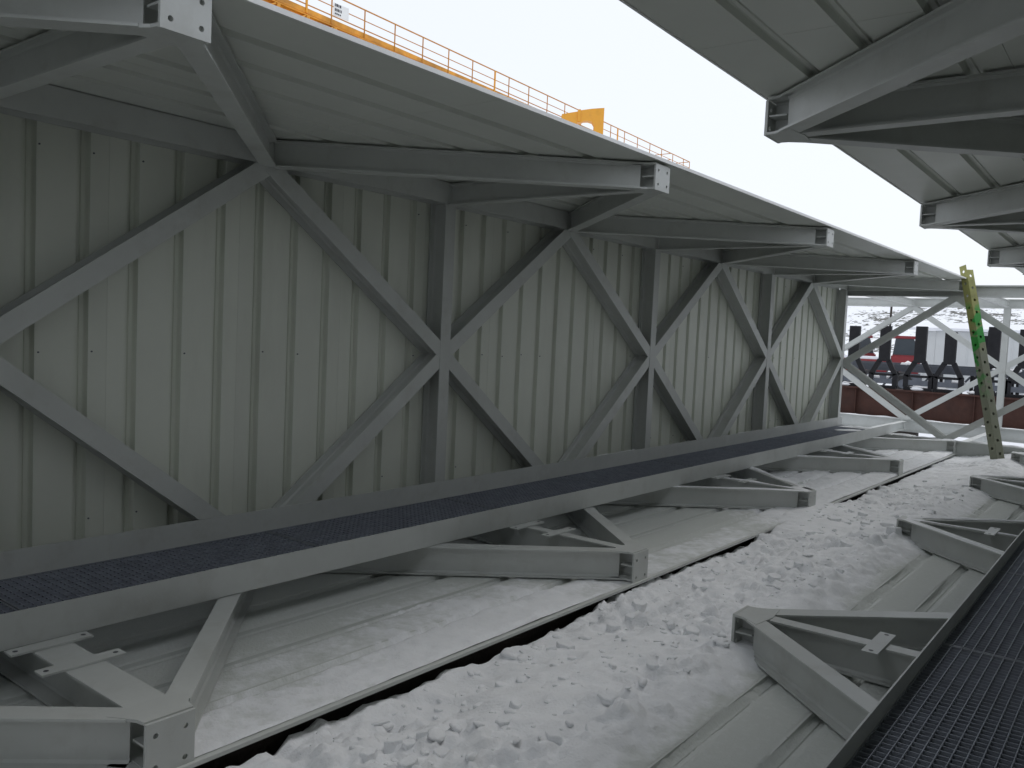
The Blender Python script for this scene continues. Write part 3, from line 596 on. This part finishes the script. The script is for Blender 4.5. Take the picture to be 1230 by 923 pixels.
for x, y, h, lb in ((-21.5, 84, 9.5, 'thin wooden utility pole on the snow behind the red truck'), (-11.3, 92, 10.5, 'thin wooden utility pole rising behind the pale shed')):
    up_ = empty('utility_pole', (x, y, GZ)); tag(up_, lb, 'pole', 'utility poles below the hill')
    bm = bmesh.new(); tube(bm, (0, 0, -.1), (0, 0, h), .10, 8); link('mast', fin(bm, 'mast'), M_TIMBER, up_)
    bm = bmesh.new(); bar(bm, (-.9, 0, h-.7), (.9, 0, h-.7), .1); link('cross_arm', fin(bm, 'cross_arm'), M_TIMBER, up_)
# ------------------------------------------------------------------ red machines
def machine(x, y, name, label, cat):
    r = empty(name, (x, y, GZ)); tag(r, label, cat); r.rotation_euler.z = .25
    bm = bmesh.new(); add_box(bm, (-2, -.9, .7), (2, .9, 1.05)); link('chassis', fin(bm, 'chassis'), M_DGREY, r)
    bm = bmesh.new(); add_box(bm, (.55, -.95, 1.06), (1.95, .95, 2.0)); bmesh.ops.bevel(bm, geom=bm.edges[:], offset=.06, segments=2, affect='EDGES'); cab = link('cab', fin(bm, 'cab'), M_RED, r)
    bm = bmesh.new(); add_prism(bm, [(.62, 2.0), (1.85, 2.0), (1.6, 2.85), (.72, 2.85)], lambda p: Vector((p[0], -.85, p[1])), lambda p: Vector((p[0], .85, p[1]))); link('cab_window', fin(bm, 'cab_window'), M_GLASS, cab)
    bm = bmesh.new(); add_box(bm, (.6, -.9, 2.86), (1.72, .9, 3.0)); link('cab_roof', fin(bm, 'cab_roof'), M_RED, cab)
    bm = bmesh.new(); add_box(bm, (-1.95, -.95, 1.06), (.4, .95, 1.7)); bmesh.ops.bevel(bm, geom=bm.edges[:], offset=.04, segments=1, affect='EDGES'); link('load_bed', fin(bm, 'load_bed'), M_RED, r)
    bm = bmesh.new(); add_box(bm, (-1.9, -.85, 1.71), (.3, .85, 1.85)); link('snow_load', fin(bm, 'snow_load'), M_SNOWFAR, r)
    for sx_ in (-1.3, 1.2):
        for sy in (-1, 1):
            bm = bmesh.new(); tube(bm, (sx_, sy*.65, .5), (sx_, sy*.95, .5), .5, 16); wh = link('wheel', fin(bm, 'wheel'), M_TYRE, r)
            bm = bmesh.new(); tube(bm, (sx_, sy*.951, .5), (sx_, sy*.97, .5), .24, 12); link('rim', fin(bm, 'rim'), M_DGREY, wh)
machine(-12.7, 48, 'red_truck', 'small red truck with dark cab windows parked beside the pale shed', 'truck')
machine(-15.6, 50.5, 'red_truck', 'red flat-bed truck half hidden by the clad wall end', 'truck')

# ------------------------------------------------------------------ yellow gantry walkway high behind the roof
def RX(y): return -30.59-.0536*(y-30.61)
DZ = 13.18
ga = empty('yellow_gantry', (RX(40), 40, GZ)); tag(ga, 'high yellow gantry walkway with slender handrail showing above the roof edge', 'gantry')
def G(y, off, z): return Vector((RX(y)-RX(40)+off, y-40, z-GZ))
ys_p = [30.61+2*i for i in range(-6, 3)]
y = 30.61
posts = [(30.61+2*i, False) for i in range(-7, 3) if i != -4]+[(23.2, True)]+[(36.62, True), (37.95, False)]+[(37.95+2*i, False) for i in range(1, 6)]+[(49.9, False), (50.9, True), (51.9, False)]+[(51.9+2.0*i, False) for i in range(1, 6)]+[(63.1, False)]
for yv, thick_ in posts:
    bm = bmesh.new(); tube(bm, G(yv, 0, DZ-.12), G(yv, 0, 14.30), .055 if thick_ else .032, 6); link('post', fin(bm, 'post'), M_YELLOW if thick_ else M_RAIL, ga)
for z, r_ in ((14.30, .034), (13.82, .022), (13.42, .028)):
    bm = bmesh.new(); tube(bm, G(16, 0, z), G(63.1, 0, z), r_, 6); link('rail', fin(bm, 'rail'), M_RAIL, ga)
for yv in (59.6, 63.1):
    bm = bmesh.new()
    for z in (14.30, 13.82): tube(bm, G(yv, 0, z), G(yv, -1.4, z), .028, 6)
    link('end_rail', fin(bm, 'end_rail'), M_RAIL, ga)
bm = bmesh.new(); A = [(-.02, -.13), (.03, -.13), (.03, .10), (-.02, .10)]
add_prism(bm, A, lambda p: G(16, p[0]-.04, DZ+p[1]), lambda p: G(63.1, p[0]-.04, DZ+p[1])); link('toe_board', fin(bm, 'toe_board'), M_YOLD, ga)
bm = bmesh.new(); A = [(-1.5, -.2), (-.05, -.2), (-.05, -.135), (-1.5, -.135)]
add_prism(bm, A, lambda p: G(16, p[0], DZ+p[1]), lambda p: G(63.1, p[0], DZ+p[1])); link('deck', fin(bm, 'deck'), M_YELLOW, ga)
bm = bmesh.new(); A = [(-.35, -1.1), (.15, -1.1), (.15, -1.05), (-.05, -1.05), (-.05, -.25), (.12, -.25), (.12, -.205), (-.35, -.205)]
add_prism(bm, A, lambda p: G(16, p[0], DZ+p[1]), lambda p: G(63.1, p[0], DZ+p[1])); link('girder', fin(bm, 'girder'), M_YOLD, ga)
for i in range(30):
    yv = 17+i*1.55; bm = bmesh.new(); bar(bm, G(yv, .02, DZ-1.0), G(yv, .10, DZ-.26), .10, .16); link('web_stiffener', fin(bm, 'web_stiffener'), M_YOLD, ga); bm = bmesh.new(); bar(bm, G(yv+.1, .1, DZ-1.0), G(yv+1.4, .1, DZ-.3), .09, .06); link('brace', fin(bm, 'brace'), M_YOLD, ga)
for yv in (24, 58):
    for o_ in (-.25, -3.2):
        bm = bmesh.new(); bar(bm, G(yv, o_, GZ), G(yv, o_, DZ-1.12), .5); link('leg', fin(bm, 'leg'), M_YELLOW, ga)
    bm = bmesh.new(); bar(bm, G(yv, -.1, DZ-1.4), G(yv, -3.4, DZ-1.4), .4); link('cross_head', fin(bm, 'cross_head'), M_YELLOW, ga)
sg = bmesh.new(); add_box(sg, G(24.70, .03, 13.46), G(25.55, .05, 14.00)); sgo = link('sign', fin(sg, 'sign'), M_WHITE, ga)
sg = bmesh.new()
for r_, z in enumerate((13.86, 13.66, 13.52)):
    yv = 24.76
    while yv < 25.42:
        l = random.uniform(.04, .09); add_box(sg, G(yv, .052, z), G(yv+l, .056, z+(.12 if r_ != 2 else .07))); yv += l+.03
link('sign_print', fin(sg, 'sign_print'), M_INK, sgo)
# yellow portal bracket standing before the rail
pa, pb = Vector((-29.68, 41.39, 0)), Vector((-27.74, 42.93, 0)); pd = (pb-pa).normalized(); pn = Vector((pd.y, -pd.x, 0)); Lp = (pb-pa).length
po = empty('yellow_portal', (-28.7, 42.2, GZ)); tag(po, 'chunky yellow arched portal bracket in front of the gantry handrail', 'portal frame')
prof = [(0, 12.30), (0, 12.83), (.95, 13.03), (.95, 13.08), (1.08, 13.10), (1.75, 13.22), (2.47, 13.30), (2.47, 3.5), (1.92, 3.5), (1.92, 12.28), (1.80, 12.46), (1.55, 12.52), (1.28, 12.50), (1.14, 12.40), (1.06, 12.42), (.9, 12.38), (.75, 12.24), (.55, 12.16)]
def PT(p, n): v = pa+pd*p[0]+pn*n; return Vector((v.x+28.7, v.y-42.2, p[1]-GZ))
bm = bmesh.new(); add_prism(bm, prof, lambda p: PT(p, -.25), lambda p: PT(p, .25)); link('arch_frame', fin(bm, 'arch_frame'), M_YELLOW, po)
bm = bmesh.new(); add_prism(bm, [(.93, 12.45), (.93, 13.12), (1.09, 13.15), (1.09, 12.45)], lambda p: PT(p, -.31), lambda p: PT(p, .31)); link('splice_band', fin(bm, 'splice_band'), M_YELLOW, po)
bm = bmesh.new(); add_prism(bm, [(-.3, GZ), (2.9, GZ), (2.9, 3.5), (-.3, 3.5)], lambda p: PT(p, -.8), lambda p: PT(p, .8)); link('pedestal', fin(bm, 'pedestal'), M_YELLOW, po)
